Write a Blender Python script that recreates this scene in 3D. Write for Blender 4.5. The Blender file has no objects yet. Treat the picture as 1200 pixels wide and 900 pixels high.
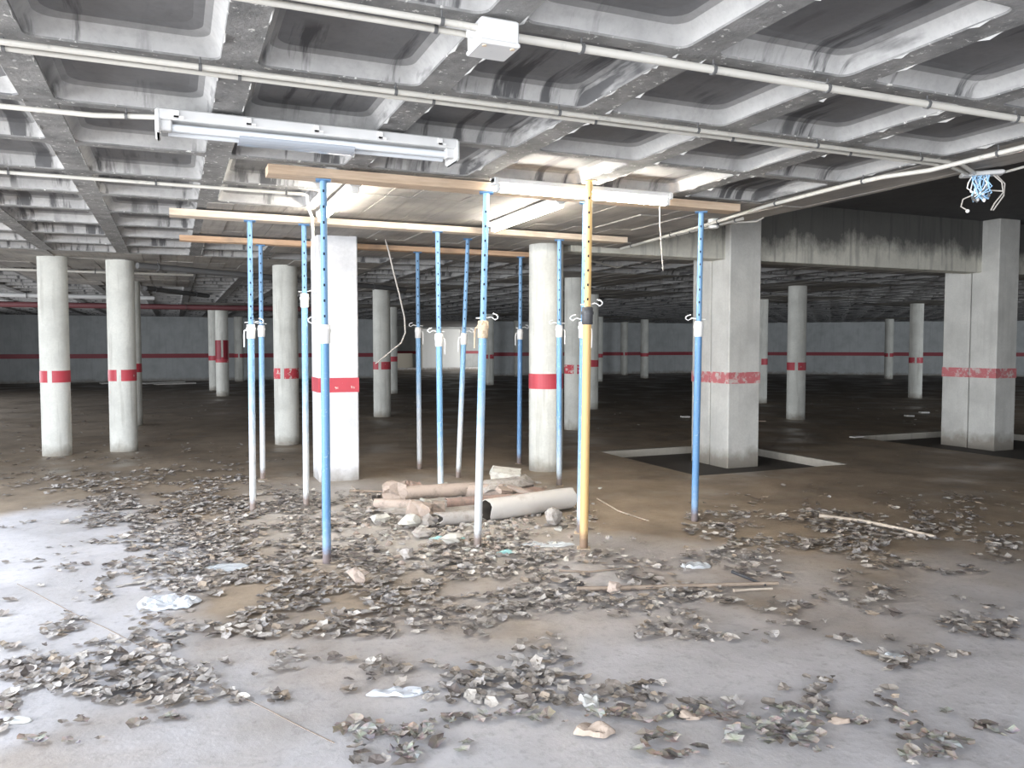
import bpy, math, random
from mathutils import Vector, Matrix, noise
random.seed(7)
R = random.Random(11)
sc = bpy.context.scene
C = sc.collection

# ------------------------------------------------------------------ camera
H = 1.5                                   # eye height
F = 932.0; PITCH = math.atan(45.0 / F); YAW = math.radians(22.97)
cd = bpy.data.cameras.new('camera'); cam = bpy.data.objects.new('camera', cd); C.objects.link(cam)
cd.sensor_width = 36.0; cd.lens = F / 1200.0 * 36.0; cd.clip_end = 300
cam.location = (0, 0, H); cam.rotation_euler = (math.pi/2 - PITCH, 0, -YAW)
sc.camera = cam
# ------------------------------------------------------------------ world, daylight, exposure
w = bpy.data.worlds.new('world'); sc.world = w; w.use_nodes = True
w.node_tree.nodes['Background'].inputs[0].default_value = (0.80, 0.88, 1.0, 1)
w.node_tree.nodes['Background'].inputs[1].default_value = 0.6
def area(name, loc, rot, sx, sy, e, col, spread=180):
    l = bpy.data.lights.new(name, 'AREA'); l.shape = 'RECTANGLE'; l.size = sx; l.size_y = sy
    l.energy = e; l.color = col; l.spread = math.radians(spread)
    o = bpy.data.objects.new(name, l); C.objects.link(o); o.location = loc; o.rotation_euler = rot
    return o
P2 = math.pi/2
# daylight in the wide openings of the left and rear walls, the street ramp and the far light well; roof and far-side lights are added fill
area('daylight_left_opening', (-7.7, 1.6, 1.35), (0, -P2, 0), 2.5, 10.5, 1150, (0.90, 0.94, 1.0))
area('daylight_rear_opening', (-0.5, -5.7, 1.35), (P2, 0, 0), 10.0, 2.5, 430, (0.92, 0.95, 1.0))
area('added_left_roof_daylight', (-3.6, 5.4, 3.2), (0, -.35, 0), 2.6, 5.2, 290, (0.74, 0.84, 1.0))  # unseen roof light added to brighten the floor on the left
area('added_rear_roof_daylight', (-.6, -2.9, 3.2), (.5, 0, 0), 5.2, 2.6, 300, (0.76, 0.84, 1.0))  # unseen roof light added for the foreground floor
area('added_far_side_daylight', (30.0, -5.7, 1.35), (P2, 0, 0), 20.0, 2.4, 1300, (0.90, 0.95, 1.0))  # unseen fill added for the dim far floor and walls
area('added_far_left_daylight', (-7.9, 20.0, 1.4), (0, -P2, 0), 2.4, 13.0, 420, (0.92, 0.95, 1.0))  # unseen fill added to lift the far left walls and floor
area('daylight_light_well', (19.6, 44.5, 1.4), (0, P2, 0), 2.4, 5.0, 190, (1.0, 0.98, 0.94))
sc.view_settings.view_transform = 'Standard'; sc.view_settings.look = 'None'
sc.view_settings.exposure = 0.82; sc.view_settings.gamma = 1.0
sc.view_settings.use_curve_mapping = False

# ------------------------------------------------------------------ measuring helpers
def ray(px, py):
    x = (px-600)/F; y = -(py-450)/F
    fw = math.cos(PITCH)+y*math.sin(PITCH); up = -math.sin(PITCH)+y*math.cos(PITCH)
    return (x*math.cos(YAW)+fw*math.sin(YAW), -x*math.sin(YAW)+fw*math.cos(YAW), up)
def at(px, py, z=0.0):                    # the point of the level plane z seen at a pixel
    r = ray(px, py); t = (z-H)/r[2]
    return Vector((r[0]*t, r[1]*t, z))
def atY(px, py, Y):
    r = ray(px, py); t = Y/r[1]
    return Vector((r[0]*t, Y, H+r[2]*t))
def proj(p):
    c, s = math.cos(YAW), math.sin(YAW)
    x = p[0]*c-p[1]*s; f = p[0]*s+p[1]*c; u = p[2]-H
    cp, sp = math.cos(PITCH), math.sin(PITCH)
    d = f*cp-u*sp; v = f*sp+u*cp
    if d <= 0.05: return None
    return 600+F*x/d, 450-F*v/d, d

# ------------------------------------------------------------------ materials
def mat(name, col=(.5,.5,.5), rough=.8, metal=0.0):
    m = bpy.data.materials.new(name); m.use_nodes = True
    b = m.node_tree.nodes['Principled BSDF']
    b.inputs['Base Color'].default_value = (*col, 1); b.inputs['Roughness'].default_value = rough
    b.inputs['Metallic'].default_value = metal
    return m
class NT:
    def __init__(s, m): s.t = m.node_tree; s.b = s.t.nodes['Principled BSDF']
    def n(s, typ, **k):
        x = s.t.nodes.new(typ)
        for a, v in k.items():
            if a in x.inputs.keys() if hasattr(x.inputs,'keys') else False: x.inputs[a].default_value = v
            else: setattr(x, a, v)
        return x
    def l(s, a, b): s.t.links.new(a, b)
    def coord(s, kind='Position', scale=(1,1,1), loc=(0,0,0)):
        if kind == 'Position': src = s.t.nodes.new('ShaderNodeNewGeometry').outputs['Position']
        else: src = s.t.nodes.new('ShaderNodeTexCoord').outputs[kind]
        mp = s.t.nodes.new('ShaderNodeMapping'); mp.inputs['Scale'].default_value = scale; mp.inputs['Location'].default_value = loc
        s.l(src, mp.inputs[0]); return mp.outputs[0]
    def noise(s, vec, scale, detail=4, rough=.55):
        x = s.t.nodes.new('ShaderNodeTexNoise'); x.inputs['Scale'].default_value = scale
        x.inputs['Detail'].default_value = detail; x.inputs['Roughness'].default_value = rough
        s.l(vec, x.inputs['Vector']); return x.outputs[0]
    def ramp(s, fac, stops):
        x = s.t.nodes.new('ShaderNodeValToRGB'); r = x.color_ramp
        while len(r.elements) < len(stops): r.elements.new(0.5)
        for e, (p, c) in zip(r.elements, stops):
            e.position = p; e.color = (*c, 1) if len(c) == 3 else c
        s.l(fac, x.inputs[0]); return x.outputs[0]
    def g(s, fac, a, b, va=0.0, vb=1.0):
        x = s.t.nodes.new('ShaderNodeMapRange'); x.inputs[1].default_value = a; x.inputs[2].default_value = b
        x.inputs[3].default_value = va; x.inputs[4].default_value = vb; s.l(fac, x.inputs[0]); return x.outputs[0]
    def mix(s, fac, a, b, mode='MIX'):
        x = s.t.nodes.new('ShaderNodeMix'); x.data_type = 'RGBA'; x.blend_type = mode
        for v, i in ((fac, 0), (a, 6), (b, 7)):
            if isinstance(v, (int, float)): x.inputs[i].default_value = v
            elif isinstance(v, tuple): x.inputs[i].default_value = (*v, 1)
            else: s.l(v, x.inputs[i])
        return x.outputs[2]
    def math(s, op, a, b=0.0):
        x = s.t.nodes.new('ShaderNodeMath'); x.operation = op
        for v, i in ((a, 0), (b, 1)):
            if isinstance(v, (int, float)): x.inputs[i].default_value = v
            else: s.l(v, x.inputs[i])
        return x.outputs[0]
    def col(s, c): s.l(c, s.b.inputs['Base Color'])
    def rough(s, c): s.l(c, s.b.inputs['Roughness'])
    def bump(s, h, strength=.3, dist=.02):
        x = s.t.nodes.new('ShaderNodeBump'); x.inputs['Strength'].default_value = strength; x.inputs['Distance'].default_value = dist
        s.l(h, x.inputs['Height']); s.l(x.outputs[0], s.b.inputs['Normal'])
    def z(s, kind='Position'):
        x = s.t.nodes.new('ShaderNodeSeparateXYZ')
        if kind == 'Position': s.l(s.t.nodes.new('ShaderNodeNewGeometry').outputs['Position'], x.inputs[0])
        else: s.l(s.t.nodes.new('ShaderNodeTexCoord').outputs[kind], x.inputs[0])
        return x.outputs

def m_concrete(name, base, dark, seed=0, streak=.5, dirt=True, rough=.9):
    m = mat(name, base, rough); t = NT(m)
    v = t.coord('Position', (1,1,1), (seed*3.1, seed*1.7, 0))
    a = t.noise(v, 2.2, 6, .6)
    sv = t.coord('Position', (9,9,.7), (seed,seed*2,0)); s = t.noise(sv, 1.2, 4, .6)
    c = t.mix(t.g(a, .42, .68), base, tuple(x*.80 for x in base))
    c = t.mix(t.math('MULTIPLY', t.g(s, .52, .72), streak), c, dark)
    fine = t.noise(v, 40, 3, .6)
    c = t.mix(t.g(fine, .35, .75, 0, .25), c, tuple(x*.6 for x in base))
    if dirt:
        zz = t.z()[2]
        n = t.noise(v, 6, 3)
        h = t.math('ADD', zz, t.math('MULTIPLY', n, -.28))
        c = t.mix(t.g(h, .02, -.14, 0, .75), c, (.20,.17,.13))
    t.col(c); t.bump(t.noise(v, 30, 5, .65), .25, .01)
    return m
M = {}
M['column'] = m_concrete('column_concrete', (.70,.70,.645), (.34,.33,.285), 1, .6)
M['pillar_white'] = m_concrete('painted_pillar', (.74,.74,.75), (.56,.56,.56), 2, .3)
M['pillar'] = m_concrete('pillar_concrete', (.62,.61,.57), (.40,.39,.36), 3, .35)
M['beam'] = m_concrete('beam_concrete', (.64,.62,.54), (.20,.19,.175), 4, .8, False)
t = NT(M['beam']); oc = t.b.inputs['Base Color'].links[0].from_socket       # black mould plus painted shade on the upper beam
mv = t.coord('Position', (1,1,.6)); h_ = t.math('ADD', t.z()[2], t.math('MULTIPLY', t.noise(mv, 2.4, 6, .7), .75))
t.col(t.mix(t.g(h_, 3.17, 3.42, 0, .88), oc, (.05,.05,.05)))
M['wall'] = m_concrete('wall_render', (.50,.52,.52), (.34,.35,.36), 5, .5)
M['kerb'] = m_concrete('kerb_concrete', (.47,.44,.38), (.26,.24,.20), 6, .5, False)
M['soot'] = m_concrete('sooty_slab', (.09,.09,.093), (.05,.05,.053), 7, .5, False)

# waffle pans: lit flanks and shaded decks by colour, black run marks over both
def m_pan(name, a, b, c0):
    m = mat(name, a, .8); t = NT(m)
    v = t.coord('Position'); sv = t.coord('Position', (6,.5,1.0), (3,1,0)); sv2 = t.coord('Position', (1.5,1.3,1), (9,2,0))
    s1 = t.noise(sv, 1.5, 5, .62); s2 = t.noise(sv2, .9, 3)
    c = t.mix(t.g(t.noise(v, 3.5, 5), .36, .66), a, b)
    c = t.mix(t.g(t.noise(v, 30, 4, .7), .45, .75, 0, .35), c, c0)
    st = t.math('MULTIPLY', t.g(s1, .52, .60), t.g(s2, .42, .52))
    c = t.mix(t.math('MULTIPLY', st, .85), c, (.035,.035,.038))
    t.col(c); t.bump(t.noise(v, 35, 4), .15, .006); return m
M['pan'] = m_pan('coffer_deck_shaded', (.155,.155,.158), (.12,.12,.122), (.09,.09,.09))
M['flank'] = m_pan('coffer_flank_lit', (.40,.395,.385), (.30,.298,.292), (.20,.20,.195))
M['mid'] = m_pan('coffer_shoulder_half_lit', (.25,.248,.245), (.19,.19,.188), (.14,.14,.138))
M['grout'] = mat('pale_grout_fin', (.40,.395,.38), .9)
m = mat('rib_concrete', (.3,.3,.3), .85); t = NT(m); M['rib'] = m
v = t.coord('Position')
c = t.mix(t.g(t.noise(v, 5, 6, .65), .38, .66), (.25,.247,.24), (.13,.13,.128))
c = t.mix(t.g(t.noise(v, 24, 5, .7), .60, .66), c, (.62,.61,.58))
t.col(c); t.bump(t.noise(v, 28, 5, .7), .5, .012)
m = mat('board_formed_soffit', (.3,.3,.3), .85); t = NT(m); M['soffit'] = m
v = t.coord('Position'); gv = t.coord('Position', (14,1.0,1))
c = t.mix(t.g(t.noise(v, 1.5, 5), .4, .66), (.36,.335,.30), (.22,.21,.20))
c = t.mix(t.g(t.noise(gv, 1.5, 4), .5, .75, 0, .5), c, (.14,.135,.13))
t.col(c); t.bump(t.noise(gv, 4, 4), .3, .01)

# floor: silt over concrete, mud further back, its colour darker with distance
m = mat('muddy_floor', (.3,.27,.24), .6); t = NT(m); M['floor'] = m
v = t.coord('Position'); xyz = t.z()
big = t.noise(t.coord('Position', (1,1,1), (4,7,0)), .45, 4, .6)
mid = t.noise(v, 1.8, 6, .62); fine = t.noise(v, 18, 6, .7)
mud = t.mix(t.g(mid, .35, .68), (.36,.28,.20), (.21,.165,.12))
silt = t.mix(t.g(mid, .35, .70), (.50,.48,.48), (.39,.37,.36))
# the silt film thins out away from the ramp
def patch(cx_, cy_, rx, ry, a, b):
    x = t.math('DIVIDE', t.math('SUBTRACT', xyz[0], cx_), rx); y = t.math('DIVIDE', t.math('SUBTRACT', xyz[1], cy_), ry)
    d = t.math('SQRT', t.math('ADD', t.math('MULTIPLY', x, x), t.math('MULTIPLY', y, y)))
    return t.g(t.math('ADD', d, t.math('MULTIPLY', t.math('SUBTRACT', big, .5), 1.6)), a, b, 1, 0)
fac = patch(-1.0, 5.6, 1.35, 2.9, .75, 1.05)                      # pale silt drift on the left
fac = t.math('MAXIMUM', fac, patch(2.2, .6, 4.6, 3.9, .8, 1.15))   # silt film over the foreground
dry = patch(1.7, 7.0, 1.25, 2.3, .7, 1.25)                          # trodden dry ground around the props
mud = t.mix(t.math('MULTIPLY', dry, .9), mud, (.47,.43,.385))
c = t.mix(fac, mud, silt)
c = t.mix(t.g(fine, .52, .74, 0, .45), c, (.13,.11,.09))
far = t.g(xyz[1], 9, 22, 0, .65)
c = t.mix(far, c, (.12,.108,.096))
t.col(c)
wet = t.g(t.noise(t.coord('Position', (1,1,1), (1,3,0)), .9, 4), .45, .62)
t.rough(t.g(wet, 0, 1, .72, .34)); t.b.inputs['Specular IOR Level'].default_value = .4
t.bump(t.math('ADD', t.math('MULTIPLY', mid, .6), t.math('MULTIPLY', fine, .25)), .35, .03)
m = mat('pit_mud', (.06,.05,.042), .75); M['pitmud'] = m

def m_paint(name, col, under, lo=.56, hi=.62, rough=.5, scale=11):
    m = mat(name, col, rough); t = NT(m); v = t.coord('Position')
    n = t.noise(v, scale, 6, .7)
    c = t.mix(t.g(n, lo, hi), col, under); c = t.mix(t.g(t.noise(v, 3, 3), .4, .7, 0, .3), c, tuple(x*.6 for x in col))
    t.col(c); return m
M['red'] = m_paint('red_band_paint', (.50,.055,.075), (.60,.54,.49), .63, .67)
M['red_worn'] = m_paint('worn_red_band_paint', (.55,.16,.17), (.60,.54,.50), .50, .60)
M['red_scuffed'] = m_paint('scuffed_red_band_paint', (.55,.05,.07), (.66,.62,.56), .55, .59, .6, 16)
M['red_dark'] = m_paint('dark_red_wall_line', (.30,.035,.05), (.22,.06,.07), .62, .70)
M['red_panel'] = m_paint('dark_red_panel', (.28,.02,.035), (.20,.02,.03), .55, .70)
def m_steel(name, col, pale, lo, hi, rust=True):
    m = mat(name, col, .5); t = NT(m); v = t.coord('Object'); zz = t.z('Object')[2]
    n = t.noise(v, 9, 5, .7); h = t.math('ADD', zz, t.math('MULTIPLY', t.math('SUBTRACT', n, .5), .9))
    c = t.mix(t.g(h, lo, hi), pale, col)
    c = t.mix(t.g(t.noise(v, 60, 4, .7), .60, .68, 0, .8), c, pale)
    if rust: c = t.mix(t.g(t.math('ADD', zz, t.math('MULTIPLY', n, -.18)), .05, -.03, 0, .85), c, (.16,.10,.07))
    t.col(c); return m
BL = (.19,.43,.72); PALE = (.66,.72,.76)
M['blue_outer'] = m_steel('blue_prop_paint', (.15,.32,.53), (.48,.55,.60), .15, .75)
M['blue_deep'] = m_steel('deep_blue_prop_paint', (.11,.25,.46), (.32,.42,.53), -.2, .3)
M['blue_pale'] = m_steel('dusty_pale_blue_prop_paint', (.20,.38,.58), (.55,.57,.58), .5, 1.25)
M['blue_inner'] = m_steel('blue_inner_tube_paint', (.16,.31,.50), (.36,.46,.56), -1, -.5, False)
M['yellow_outer'] = m_steel('ochre_prop_paint', (.66,.42,.17), (.56,.38,.21), -.1, .2)
M['yellow_inner'] = m_steel('yellow_inner_tube_paint', (.68,.46,.19), (.60,.47,.28), -1, -.5, False)
M['collar_white'] = mat('white_collar', (.72,.71,.69), .55)
M['collar_tan'] = m_paint('cement_crusted_collar', (.66,.53,.38), (.40,.28,.18), .5, .62, .8, 40)
M['collar_black'] = m_paint('dark_steel_collar', (.07,.07,.075), (.30,.29,.28), .6, .7, .5, 40)
M['wire'] = mat('galvanised_wire', (.72,.72,.70), .4, .3)
M['hole'] = mat('tube_inside', (.015,.02,.03), .9)
def m_wood(name, a, b, seed=0):
    m = mat(name, a, .8); t = NT(m); gv = t.coord('Position', (1.2,16,16), (seed,seed*2,0))
    n = t.noise(gv, 2.0, 5, .65); c = t.mix(t.g(n, .35, .68), a, b)
    c = t.mix(t.g(t.noise(t.coord('Position'), 3, 4), .52, .72, 0, .5), c, (.26,.20,.15)); t.col(c); t.bump(n, .25, .006); return m
M['wood'] = m_wood('formwork_plank_wood', (.62,.48,.35), (.45,.33,.23), 1)
M['wood2'] = m_wood('pale_plank_wood', (.72,.62,.50), (.50,.40,.30), 2)
M['wood3'] = m_wood('orange_plank_wood', (.66,.44,.28), (.48,.30,.18), 3)
M['stick'] = m_wood('dead_wood', (.34,.27,.21), (.20,.15,.11), 4)
M['stick_pale'] = m_wood('weathered_stick', (.52,.45,.37), (.34,.28,.22), 5)
M['white_pl'] = m_paint('white_plastic', (.62,.62,.61), (.46,.45,.43), .60, .75, .45, 8)
M['conduit'] = m_paint('cream_conduit_plastic', (.56,.54,.49), (.38,.37,.34), .58, .72, .5, 9)
M['clip'] = mat('dark_clip', (.10,.10,.10), .6)
M['tube_off'] = mat('unlit_lamp_glass', (.66,.69,.72), .2)
M['diffuser'] = mat('grey_clear_cover', (.36,.39,.43), .2)
m = mat('lit_tube', (1,1,1), .4); M['tube_on'] = m
m.node_tree.nodes['Principled BSDF'].inputs['Emission Color'].default_value = (1.0,.93,.82,1)
m.node_tree.nodes['Principled BSDF'].inputs['Emission Strength'].default_value = 62
M['dark_pipe'] = mat('dark_drain_pipe', (.13,.13,.13), .6)
M['red_pipe'] = mat('dull_red_pipe', (.16,.055,.06), .55)
M['cable'] = mat('grey_brown_cable', (.42,.39,.35), .6)
M['cable_white'] = mat('white_cable', (.80,.79,.76), .5)
M['wire_blue'] = mat('pale_blue_wire', (.36,.58,.80), .5)
M['pvc'] = m_paint('off_white_pipe_plastic', (.60,.57,.53), (.42,.38,.34), .55, .72, .5, 5)
M['clay'] = m_paint('pinkish_fired_clay', (.36,.25,.205), (.22,.18,.15), .48, .66, .85, 14)
M['clay_pale'] = m_paint('pale_fired_clay', (.41,.33,.275), (.25,.21,.175), .50, .68, .85, 12)
M['pipe_grey'] = m_paint('grey_cement_pipe', (.40,.37,.34), (.27,.24,.21), .45, .65, .9, 12)
M['plaster'] = m_paint('white_plaster_chunk', (.58,.56,.50), (.38,.34,.29), .52, .70, .9, 18)
M['rubble'] = m_paint('dusty_rubble', (.42,.385,.35), (.26,.23,.20), .46, .66, .95, 22)
M['inside'] = mat('pipe_inside', (.10,.085,.07), .9)
M['film'] = mat('crumpled_white_plastic_film', (.56,.58,.61), .3)
M['film_grey'] = mat('dirty_grey_plastic_film', (.50,.52,.53), .35)
M['turquoise'] = m_paint('turquoise_scrap', (.30,.56,.54), (.48,.48,.45), .52, .66, .8, 25)
M['paper'] = mat('white_paper_scrap', (.66,.65,.61), .8)
M['card'] = m_paint('tan_card', (.42,.335,.27), (.30,.235,.18), .5, .7, .9, 20)
M['black'] = mat('black_rod', (.04,.04,.045), .6)
M['panel_white'] = mat('glossy_white_sheet', (.80,.82,.82), .3)
M['panel_beige'] = mat('beige_painted_wall', (.62,.58,.50), .8)
m = mat('dead_leaf', (.3,.25,.2), .7); M['leaf'] = m; t = NT(m)
a = t.t.nodes.new('ShaderNodeVertexColor'); a.layer_name = 'Col'
c = t.mix(t.g(t.noise(t.coord('Position'), 60, 3), .4, .7, 0, .35), a.outputs[0], (.12,.09,.07)); t.col(c)

# ------------------------------------------------------------------ mesh building
class MB:
    def __init__(s): s.v = []; s.f = []; s.mi = []; s.sm = []
    def add(s, vs, fs, mi=0, smooth=False):
        o = len(s.v); s.v += [tuple(x) for x in vs]
        for q in fs: s.f.append(tuple(i+o for i in q)); s.mi.append(mi); s.sm.append(smooth)
        return s
    def box(s, a, b, mi=0, bev=0.0):
        x0,y0,z0 = a; x1,y1,z1 = b
        if bev <= 0:
            vs = [(x0,y0,z0),(x1,y0,z0),(x1,y1,z0),(x0,y1,z0),(x0,y0,z1),(x1,y0,z1),(x1,y1,z1),(x0,y1,z1)]
            return s.add(vs, [(3,2,1,0),(4,5,6,7),(0,1,5,4),(1,2,6,5),(2,3,7,6),(3,0,4,7)], mi)
        c = bev; L = []
        for (z, i) in ((z0,c),(z0+c,0),(z1-c,0),(z1,c)):
            X0,X1,Y0,Y1 = x0+i,x1-i,y0+i,y1-i
            L.append([(X0+c,Y0,z),(X1-c,Y0,z),(X1,Y0+c,z),(X1,Y1-c,z),(X1-c,Y1,z),(X0+c,Y1,z),(X0,Y1-c,z),(X0,Y0+c,z)])
        return s.loft(L, mi, True, True, False)
    def loft(s, loops, mi=0, cap0=True, cap1=True, smooth=True, closed=True):
        n = len(loops[0]); vs = [p for l in loops for p in l]; fs = []
        for k in range(len(loops)-1):
            for i in range(n if closed else n-1):
                j = (i+1) % n; fs.append((k*n+i, k*n+j, (k+1)*n+j, (k+1)*n+i))
        s.add(vs, fs, mi, smooth)
        if cap0: s.add(loops[0], [tuple(reversed(range(n)))], mi)
        if cap1: s.add(loops[-1], [tuple(range(n))], mi)
        return s
    def tube(s, pts, r, n=8, mi=0, caps=True, smooth=True):
        pts = [Vector(p) for p in pts]; rs = r if isinstance(r, (list, tuple)) else [r]*len(pts)
        d0 = (pts[1]-pts[0]).normalized(); up = Vector((0,0,1)) if abs(d0.z) < .9 else Vector((1,0,0))
        u = d0.cross(up).normalized(); L = []
        for i, p in enumerate(pts):
            if i == 0: d = pts[1]-p
            elif i == len(pts)-1: d = p-pts[i-1]
            else: d = (pts[i+1]-p).normalized()+(p-pts[i-1]).normalized()
            d.normalize(); u = (u-d*u.dot(d)).normalized(); w_ = d.cross(u)
            L.append([p+(u*math.cos(2*math.pi*k/n)+w_*math.sin(2*math.pi*k/n))*rs[i] for k in range(n)])
        return s.loft(L, mi, caps, caps, smooth)
    def cyl(s, c, r, z0, z1, n=24, mi=0, cap=True, ch=0.0):
        prof = [(r,z0),(r,z1)] if ch == 0 else [(r-ch,z0),(r,z0+ch),(r,z1-ch),(r-ch,z1)]
        L = [[(c[0]+q*math.cos(2*math.pi*k/n), c[1]+q*math.sin(2*math.pi*k/n), z) for k in range(n)] for q, z in prof]
        return s.loft(L, mi, cap, cap, True)
    def blob(s, c, sx, sy, sz, seed=0, amp=.25, mi=0, rot=0, n=8, m=5, flat=False):
        vs = []; rr = random.Random(seed); off = Vector((rr.random()*50, rr.random()*50, 0)); ca, sa = math.cos(rot), math.sin(rot)
        for i in range(m+1):
            th = math.pi*i/m
            for k in range(n):
                ph = 2*math.pi*k/n+(i % 2)*.3
                d = Vector((math.sin(th)*math.cos(ph), math.sin(th)*math.sin(ph), math.cos(th)))
                q = 1+amp*2*noise.noise(d*1.6+off)
                if flat:
                    mx = max(abs(d.x), abs(d.y), abs(d.z)); d = d/mx*.85
                x, y, z = d.x*sx*q, d.y*sy*q, d.z*sz*q
                vs.append((c[0]+x*ca-y*sa, c[1]+x*sa+y*ca, c[2]+z))
        fs = []
        for i in range(m):
            for k in range(n):
                j = (k+1) % n; fs.append((i*n+k, (i+1)*n+k, (i+1)*n+j, i*n+j))
        return s.add(vs, fs, mi, False)
    def mesh(s, name, mats):
        me = bpy.data.meshes.new(name); me.from_pydata(s.v, [], s.f)
        for m in (mats if isinstance(mats, (list, tuple)) else [mats]): me.materials.append(M[m])
        me.polygons.foreach_set('material_index', s.mi); me.polygons.foreach_set('use_smooth', s.sm)
        me.update(); return me
    def obj(s, name, mats, parent=None, loc=None):
        o = bpy.data.objects.new(name, s.mesh(name, mats)); C.objects.link(o)
        if parent is not None: o.parent = parent
        if loc is not None: o.location = loc
        return o
def put(name, me, parent=None, loc=(0,0,0), rot=(0,0,0), scale=(1,1,1)):
    o = bpy.data.objects.new(name, me); C.objects.link(o)
    if parent is not None: o.parent = parent
    o.location = loc; o.rotation_euler = rot; o.scale = scale; return o
def tag(o, label=None, cat=None, group=None, kind=None):
    if label: o['label'] = label
    if cat: o['category'] = cat
    if group: o['group'] = group
    if kind: o['kind'] = kind
    return o
def empty(name, loc, label, cat, group=None, rot=(0,0,0)):
    o = bpy.data.objects.new(name, None); C.objects.link(o); o.location = loc; o.rotation_euler = rot; o.empty_display_size = .1
    return tag(o, label, cat, group)

# ------------------------------------------------------------------ setting: floor with two pits
PITS = [(5.52, 7.86, 7.55, 9.90), (10.25, 13.2, 6.9, 9.92)]
def fz(x, y):
    if x < -4 or x > 11 or y > 13 or y < -1: a = 0.25
    else: a = 1.0
    for p in PITS:
        if p[0]-.4 < x < p[1]+.4 and p[2]-.4 < y < p[3]+.4: a *= .15
    return a*(.010*noise.noise(Vector((x*.9, y*.9, 0)))+.006*noise.noise(Vector((x*3.1, y*3.1, 4))))
def lines(lo, hi, f0, f1, fine, coarse, extra):
    L = []; x = lo
    while x < f0-1e-6: L.append(x); x += coarse
    x = f0
    while x < f1-1e-6: L.append(x); x += fine
    x = f1
    while x < hi-1e-6: L.append(x); x += coarse
    L.append(hi); L = [q for q in L if all(abs(q-e) > .03 for e in extra)]+list(extra)
    return sorted(L)
XS = lines(-9, 42, -3, 9.0, .12, 1.5, [p for q in PITS for p in q[:2]])
YS = lines(-6.5, 50, .6, 10.2, .12, 1.5, [p for q in PITS for p in q[2:]])
fl = MB(); nx = len(XS)
vs = [(x, y, fz(x, y)) for y in YS for x in XS]; fs = []
for j in range(len(YS)-1):
    for i in range(nx-1):
        cx_, cy_ = (XS[i]+XS[i+1])/2, (YS[j]+YS[j+1])/2
        if any(p[0] < cx_ < p[1] and p[2] < cy_ < p[3] for p in PITS): continue
        fs.append((j*nx+i, j*nx+i+1, (j+1)*nx+i+1, (j+1)*nx+i))
fl.add(vs, fs, 0, True)
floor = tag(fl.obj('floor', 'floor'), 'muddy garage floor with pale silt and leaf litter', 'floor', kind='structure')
for k, p in enumerate(PITS):
    b = MB(); d = -.115
    b.add([(p[0]-.3,p[2]-.3,d),(p[1]+.3,p[2]-.3,d),(p[1]+.3,p[3]+.3,d),(p[0]-.3,p[3]+.3,d)], [(0,1,2,3)])
    b.obj('pit_bottom', 'pitmud', floor)
    for (a0, a1, b0, b1) in ((p[0]-.14,p[0],p[2]-.14,p[3]+.14),(p[1],p[1]+.14,p[2]-.14,p[3]+.14),(p[0],p[1],p[2]-.14,p[2]),(p[0],p[1],p[3],p[3]+.14)):
        q = MB(); q.box((a0,b0,-.32),(a1,b1,-.012),0,.006); q.obj('pit_kerb', 'kerb', floor)

a_, b_ = at(20, 684), at(392, 872); d_ = (b_-a_).normalized(); n_ = Vector((-d_.y, d_.x, 0))*.0022
q = MB(); pts_ = [a_.lerp(b_, k/40) for k in range(41)]
q.loft([[(p_.x+n_.x*s_, p_.y+n_.y*s_, fz(p_.x, p_.y)+h_) for s_, h_ in ((-1,-.01),(1,-.01),(1,.0015),(-1,.0015))] for p_ in pts_], 0, True, True, False)
q.obj('slab_joint', 'stick', floor)

# ------------------------------------------------------------------ setting: walls
def wall(name, x0, y0, x1, y1, z0=-.05, z1=3.3, th=.2, line=True, mt='wall', panels=True):
    d = Vector((x1-x0, y1-y0, 0)); L = d.length; d.normalize(); n = Vector((-d.y, d.x, 0))
    def pr(a0, a1, o0, o1, za, zb):
        p = [Vector((x0,y0,0))+d*a+n*o for a, o in ((a0,o0),(a1,o0),(a1,o1),(a0,o1))]
        return [(q.x,q.y,za) for q in p], [(q.x,q.y,zb) for q in p]
    b = MB(); b.loft(list(pr(0,L,0,th,z0,z1)), 0, True, True, False)
    o = tag(b.obj(name, mt), kind='structure')
    if line:
        q = MB(); q.loft(list(pr(0,L,-.012,.002,.98,1.16)), 0, True, True, False); q.obj('red_line', 'red_dark', o)
    return o
tag(wall('wall_back', -9, 36.5, 8.6, 36.5), 'grey rendered back wall with a thin red line', 'wall')
tag(wall('wall_back_right', 14.5, 36.5, 26, 36.5), 'grey back wall between the far lit passage and the slanting wall', 'wall')
tag(wall('wall_right', 26, 36.5, 38.5, 25.0), 'slanting grey wall with red line at far right', 'wall')
tag(wall('wall_far_right', 38.5, 25.0, 38.5, -6.0), 'long side wall beyond the right edge', 'wall')
tag(wall('wall_passage_left', 8.6, 49, 8.6, 36.5, line=False), 'side wall of the far passage, left', 'wall')
tag(wall('wall_passage_back', 8.6, 48.6, 20.0, 48.6), 'end wall of the far lit passage', 'wall')
tag(wall('wall_left', -8.2, 7.2, -8.2, 13.0), 'left wall between the side opening and the added far one', 'wall')
tag(wall('wall_left_far', -8.2, 27.0, -8.2, 36.5), 'left wall beyond the added far opening', 'wall')
tag(wall('wall_rear_left', -5.8, -6.0, -8.2, -6.0, line=False), 'pier beside the rear ramp opening', 'wall')
tag(wall('wall_rear', 20, -6.0, 6.8, -6.0, line=False), 'rear wall right of the ramp opening', 'wall')
tag(wall('wall_void_side', 16.5, 8.5, 16.5, -6.0, line=False), 'side wall of the raised bay', 'wall')

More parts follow.
